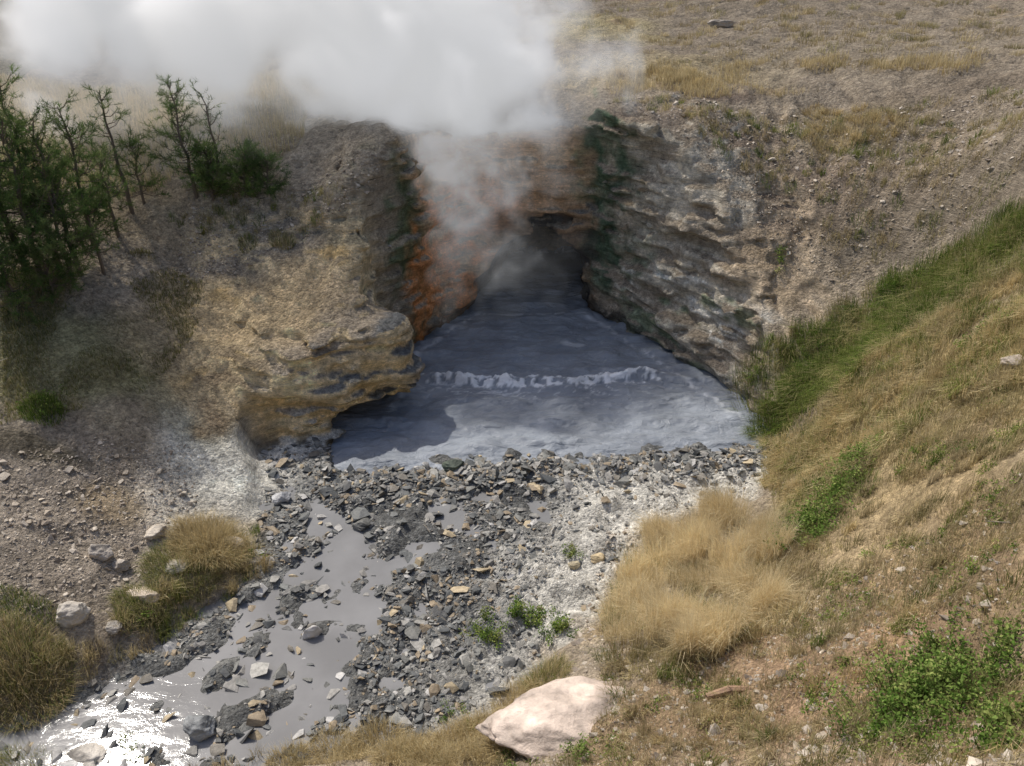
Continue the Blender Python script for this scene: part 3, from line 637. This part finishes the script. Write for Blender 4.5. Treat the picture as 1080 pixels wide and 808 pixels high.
plant('leafy_weed_plant',[(45,432,.22,.2,500),(822,275,.18,.16,300),(1050,345,.3,.25,900),(590,655,.1,.1,200),(262,590,.14,.16,350),(155,650,.18,.15,350)],.035,GREEN)
# ---------------------------------------------------------------- pines
PG=[(.09,.145,.045),(.12,.18,.055),(.07,.115,.038),(.16,.205,.075)]
def needles(v,c0,dv,nn,l0,l1,wd,col):
    d=rng.normal(size=(nn,3))*.75+dv*.8+np.array([0,0,.25]);d/=np.linalg.norm(d,axis=1)[:,None]
    ln=rng.uniform(l0,l1,nn);base=c0+dv*rng.uniform(-.08,.08,(nn,1));P=base+d*ln[:,None]*.5
    sd_=np.cross(d,rng.normal(size=(nn,3)));sd_/=np.linalg.norm(sd_,axis=1)[:,None]
    A=d*ln[:,None]*.5;B=sd_*wd
    VV=np.stack([P-A-B,P-A+B,P+A+B*.4,P+A-B*.4],1).reshape(-1,3);i=np.arange(nn)[:,None]*4+v.n
    v.V.append(VV);v.Q.append(i+np.array([[0,1,2,3]]));v.C.append(np.tile(col,(nn*4,1)));v.n+=nn*4
def pine(px,py,toprow,dens=1.,spread=1.,lean=(0,0),name='pine_tree',bare=.15,nd=26):
    v=Veg();p=G(px,py)
    a,b,c=ray(px,toprow);ht=max((CZ+c/b*p[1])-p[2],.6)
    tp=p+np.array([lean[0],lean[1],ht]);ts=np.linspace(0,1,9)
    wob=rng.normal(0,.018*ht,(9,3))*np.array([1,1,0])*ts[:,None]
    line=p[None]*(1-ts[:,None])+tp[None]*ts[:,None]+wob;line[0,2]-=.1
    v.tube(line,.022*ht**.7*(1-ts*.9)+.004,(.2,.165,.13),7)
    nb=int(32*dens*ht**.7)
    for k in range(nb):
        t=bare+(1-bare)*rng.random()**.85;s=np.array([np.interp(t,ts,line[:,q]) for q in range(3)])
        L=min(1.1,spread*ht*.30*(1-t*.78)*rng.uniform(.4,1.3));az=rng.uniform(0,2*np.pi);el=rng.uniform(-.25,.5)+t*.4
        dv=np.array([math.cos(az)*math.cos(el),math.sin(az)*math.cos(el),math.sin(el)])
        m=s+dv*L*.5-np.array([0,0,L*.06]);e=s+dv*L+np.array([0,0,L*.18])
        v.tube([s,m,e],[.010,.007,.003],(.17,.14,.11),4)
        ntw=max(2,int(L/.08))
        col=np.array(PG[rng.integers(0,4)])*rng.uniform(.75,1.3)
        for j in range(ntw):
            u=rng.uniform(.25,1.) if j else 1.
            c0=s*(1-u)**2+2*m*u*(1-u)+e*u*u
            tv=dv+rng.normal(0,.65,3)+np.array([0,0,.25]);tv/=np.linalg.norm(tv);tl=rng.uniform(.05,.17)
            if j: v.tube([c0,c0+tv*tl],[.004,.002],(.17,.14,.11),3)
            needles(v,c0+tv*tl*.9,tv,nd,.05,.11,.0034,col*rng.uniform(.85,1.2))
    return v.build(name,M_L)
pine(28,285,72,1.2,1.1,(-.25,0));pine(62,280,88,1.1,1.1,(-.2,.1));pine(100,262,112,1.1,1.1,(.05,0));pine(140,225,96,.6,1.,(-.1,0),nd=20)
pine(-8,290,85,1.2,1.1,(-.1,0));pine(152,215,150,1.1,1.4,(0,0));pine(208,208,93,1.2,1.1,(-.15,0));pine(238,205,97,.5,.9,(-.1,0),nd=14);pine(78,300,170,1.1,1.3)
pine(110,290,205,1.1,1.5);pine(45,300,130,1.,1.1,(.1,0));pine(10,310,200,1.1,1.5);pine(125,250,160,1.,1.4);pine(85,290,125,.9,1.,(-.1,0))
pine(258,208,160,3.,2.2,(.15,0),'juniper_shrub',.02);pine(225,212,160,3.,2.,(0,0),'juniper_shrub',.02);pine(282,205,170,2.4,2.4,(.1,0),'juniper_shrub',.02);pine(20,330,270,2.,2.,(0,0),'juniper_shrub',.02)
pine(60,320,262,2.,2.,(0,0),'juniper_shrub',.02)
v=Veg();p=G(768,735);v.tube([p+np.array([-.22,-.03,.03]),p+np.array([0,.02,.06]),p+np.array([.2,.03,.05]),p+np.array([.27,.0,.04])],[.03,.045,.04,.015],(.3,.19,.12),8);v.build('fallen_branch',M_S)
v=Veg()
for px,py,L in [(800,652,.5),(0,386,.7),(450,560,.3),(1060,560,.4)]:
    p=G(px,py);a=rng.uniform(0,3);d=np.array([math.cos(a),math.sin(a)*.5,.12])*L/2;v.tube([p-d+[0,0,.04],p+[0,0,.07],p+d+[0,0,.05]],[.008,.007,.003],(.3,.26,.2),5)
v.build('dead_twigs',M_S)
print('veg',time.time()-T0)
# ---------------------------------------------------------------- steam (density grid)
def steam():
    m,tm=nt('steam');out=N(tm,'ShaderNodeOutputMaterial')
    at=N(tm,'ShaderNodeAttribute',attribute_name='density');D=at.outputs['Fac']
    sc=N(tm,'ShaderNodeVolumePrincipled');sc.inputs['Color'].default_value=(1,1,1,1);sc.inputs['Anisotropy'].default_value=.3
    sc.inputs['Density'].default_value=1.;sc.inputs['Density Attribute'].default_value='density'
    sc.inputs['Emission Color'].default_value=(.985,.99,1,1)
    tm.links.new(mth(tm,'MULTIPLY',D,.30),sc.inputs['Emission Strength'])  # added glow, stands in for sunlight scattered repeatedly inside the steam
    tm.links.new(sc.outputs[0],out.inputs['Volume'])
    m.cycles.volume_step_rate=6.
    t=bpy.data.node_groups.new('steam_density','GeometryNodeTree');L=t.links.new
    t.interface.new_socket('Geometry',in_out='OUTPUT',socket_type='NodeSocketGeometry')
    go=t.nodes.new('NodeGroupOutput');pos=t.nodes.new('GeometryNodeInputPosition').outputs[0]
    def ell(c,r):
        a=N(t,'ShaderNodeVectorMath',operation='SUBTRACT');L(pos,a.inputs[0]);a.inputs[1].default_value=c
        b=N(t,'ShaderNodeVectorMath',operation='DIVIDE');L(a.outputs[0],b.inputs[0]);b.inputs[1].default_value=r
        l=N(t,'ShaderNodeVectorMath',operation='LENGTH');L(b.outputs[0],l.inputs[0]);return mth(t,'SUBTRACT',1.,l.outputs['Value'])
    def noi(s,d,ds):
        n=N(t,'ShaderNodeTexNoise',i_Scale=s,i_Detail=d,i_Roughness=.6,i_Distortion=ds);L(pos,n.inputs['Vector']);return mth(t,'SUBTRACT',n.outputs[0],.5)
    nz=noi(.5,6.,.8);nf=noi(1.1,5.,1.2)
    def part(e,amp,k,D,pw=1.5,nn=nz):
        s=mth(t,'ADD',e,mth(t,'MULTIPLY',nn,amp));s=mth(t,'MULTIPLY',s,k,True);return mth(t,'MULTIPLY',mth(t,'POWER',s,pw),D)
    ps=[part(ell((-1.9,18.8,6.1),(3.7,2.5,2.7)),3.0,1.8,2.3),part(ell((-6.5,19.8,6.9),(6.2,3.0,2.4)),3.2,1.5,1.6),
        part(ell((-1.3,17.8,4.3),(1.9,1.2,2.3)),4.0,1.4,.85,1.4,nf),part(ell((-1.0,17.2,2.4),(1.5,1.0,2.0)),4.0,1.2,.42,1.4,nf),part(ell((.3,17.6,1.4),(1.8,1.2,1.5)),3.,1.,.10,1.2,nf),
        part(ell((-7.0,19.,5.4),(7.5,4,2.9)),2.4,1.,.16),part(ell((.3,19.2,5.3),(2.2,1.8,1.5)),3.2,1.,.40,1.4,nf)]
    s=ps[0]
    for q in ps[1:]:s=mth(t,'ADD',s,q)
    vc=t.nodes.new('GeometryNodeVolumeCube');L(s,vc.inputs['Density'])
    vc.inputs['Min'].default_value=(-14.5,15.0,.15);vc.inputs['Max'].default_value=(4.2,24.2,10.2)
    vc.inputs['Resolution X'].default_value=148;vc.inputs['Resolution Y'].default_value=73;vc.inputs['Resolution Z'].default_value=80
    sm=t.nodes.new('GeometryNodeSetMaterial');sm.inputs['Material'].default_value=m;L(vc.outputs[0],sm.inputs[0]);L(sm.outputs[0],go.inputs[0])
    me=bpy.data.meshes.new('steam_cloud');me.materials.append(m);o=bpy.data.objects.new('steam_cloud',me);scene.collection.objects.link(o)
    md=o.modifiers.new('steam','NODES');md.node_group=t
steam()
# ---------------------------------------------------------------- light, sky, camera
el=math.radians(54);az=math.radians(-44)
sd=np.array([math.sin(az)*math.cos(el),math.cos(az)*math.cos(el),math.sin(el)])
w=bpy.data.worlds.new('World');scene.world=w;w.use_nodes=True;t=w.node_tree;bg=t.nodes['Background']
sky=t.nodes.new('ShaderNodeTexSky');sky.sky_type='NISHITA';sky.sun_disc=False;sky.sun_elevation=el;sky.sun_rotation=az;sky.dust_density=3.;sky.air_density=.8
t.links.new(sky.outputs[0],bg.inputs[0]);bg.inputs[1].default_value=.15
from mathutils import Vector
l=bpy.data.lights.new('sun','SUN');l.energy=3.8;l.angle=math.radians(.8);l.color=(1,.945,.86);o=bpy.data.objects.new('sun',l);scene.collection.objects.link(o)
o.rotation_euler=Vector(-sd).to_track_quat('-Z','Y').to_euler()
cd=bpy.data.cameras.new('camera');cd.lens=FL/1080*36;cd.sensor_width=36;cd.clip_start=.1;cd.clip_end=2000
co=bpy.data.objects.new('camera',cd);co.location=(0,0,CZ);co.rotation_euler=(math.radians(90)-TH,0,0);scene.collection.objects.link(co);scene.camera=co
scene.view_settings.view_transform='Standard';scene.view_settings.look='None';scene.view_settings.exposure=0
print('done',time.time()-T0)
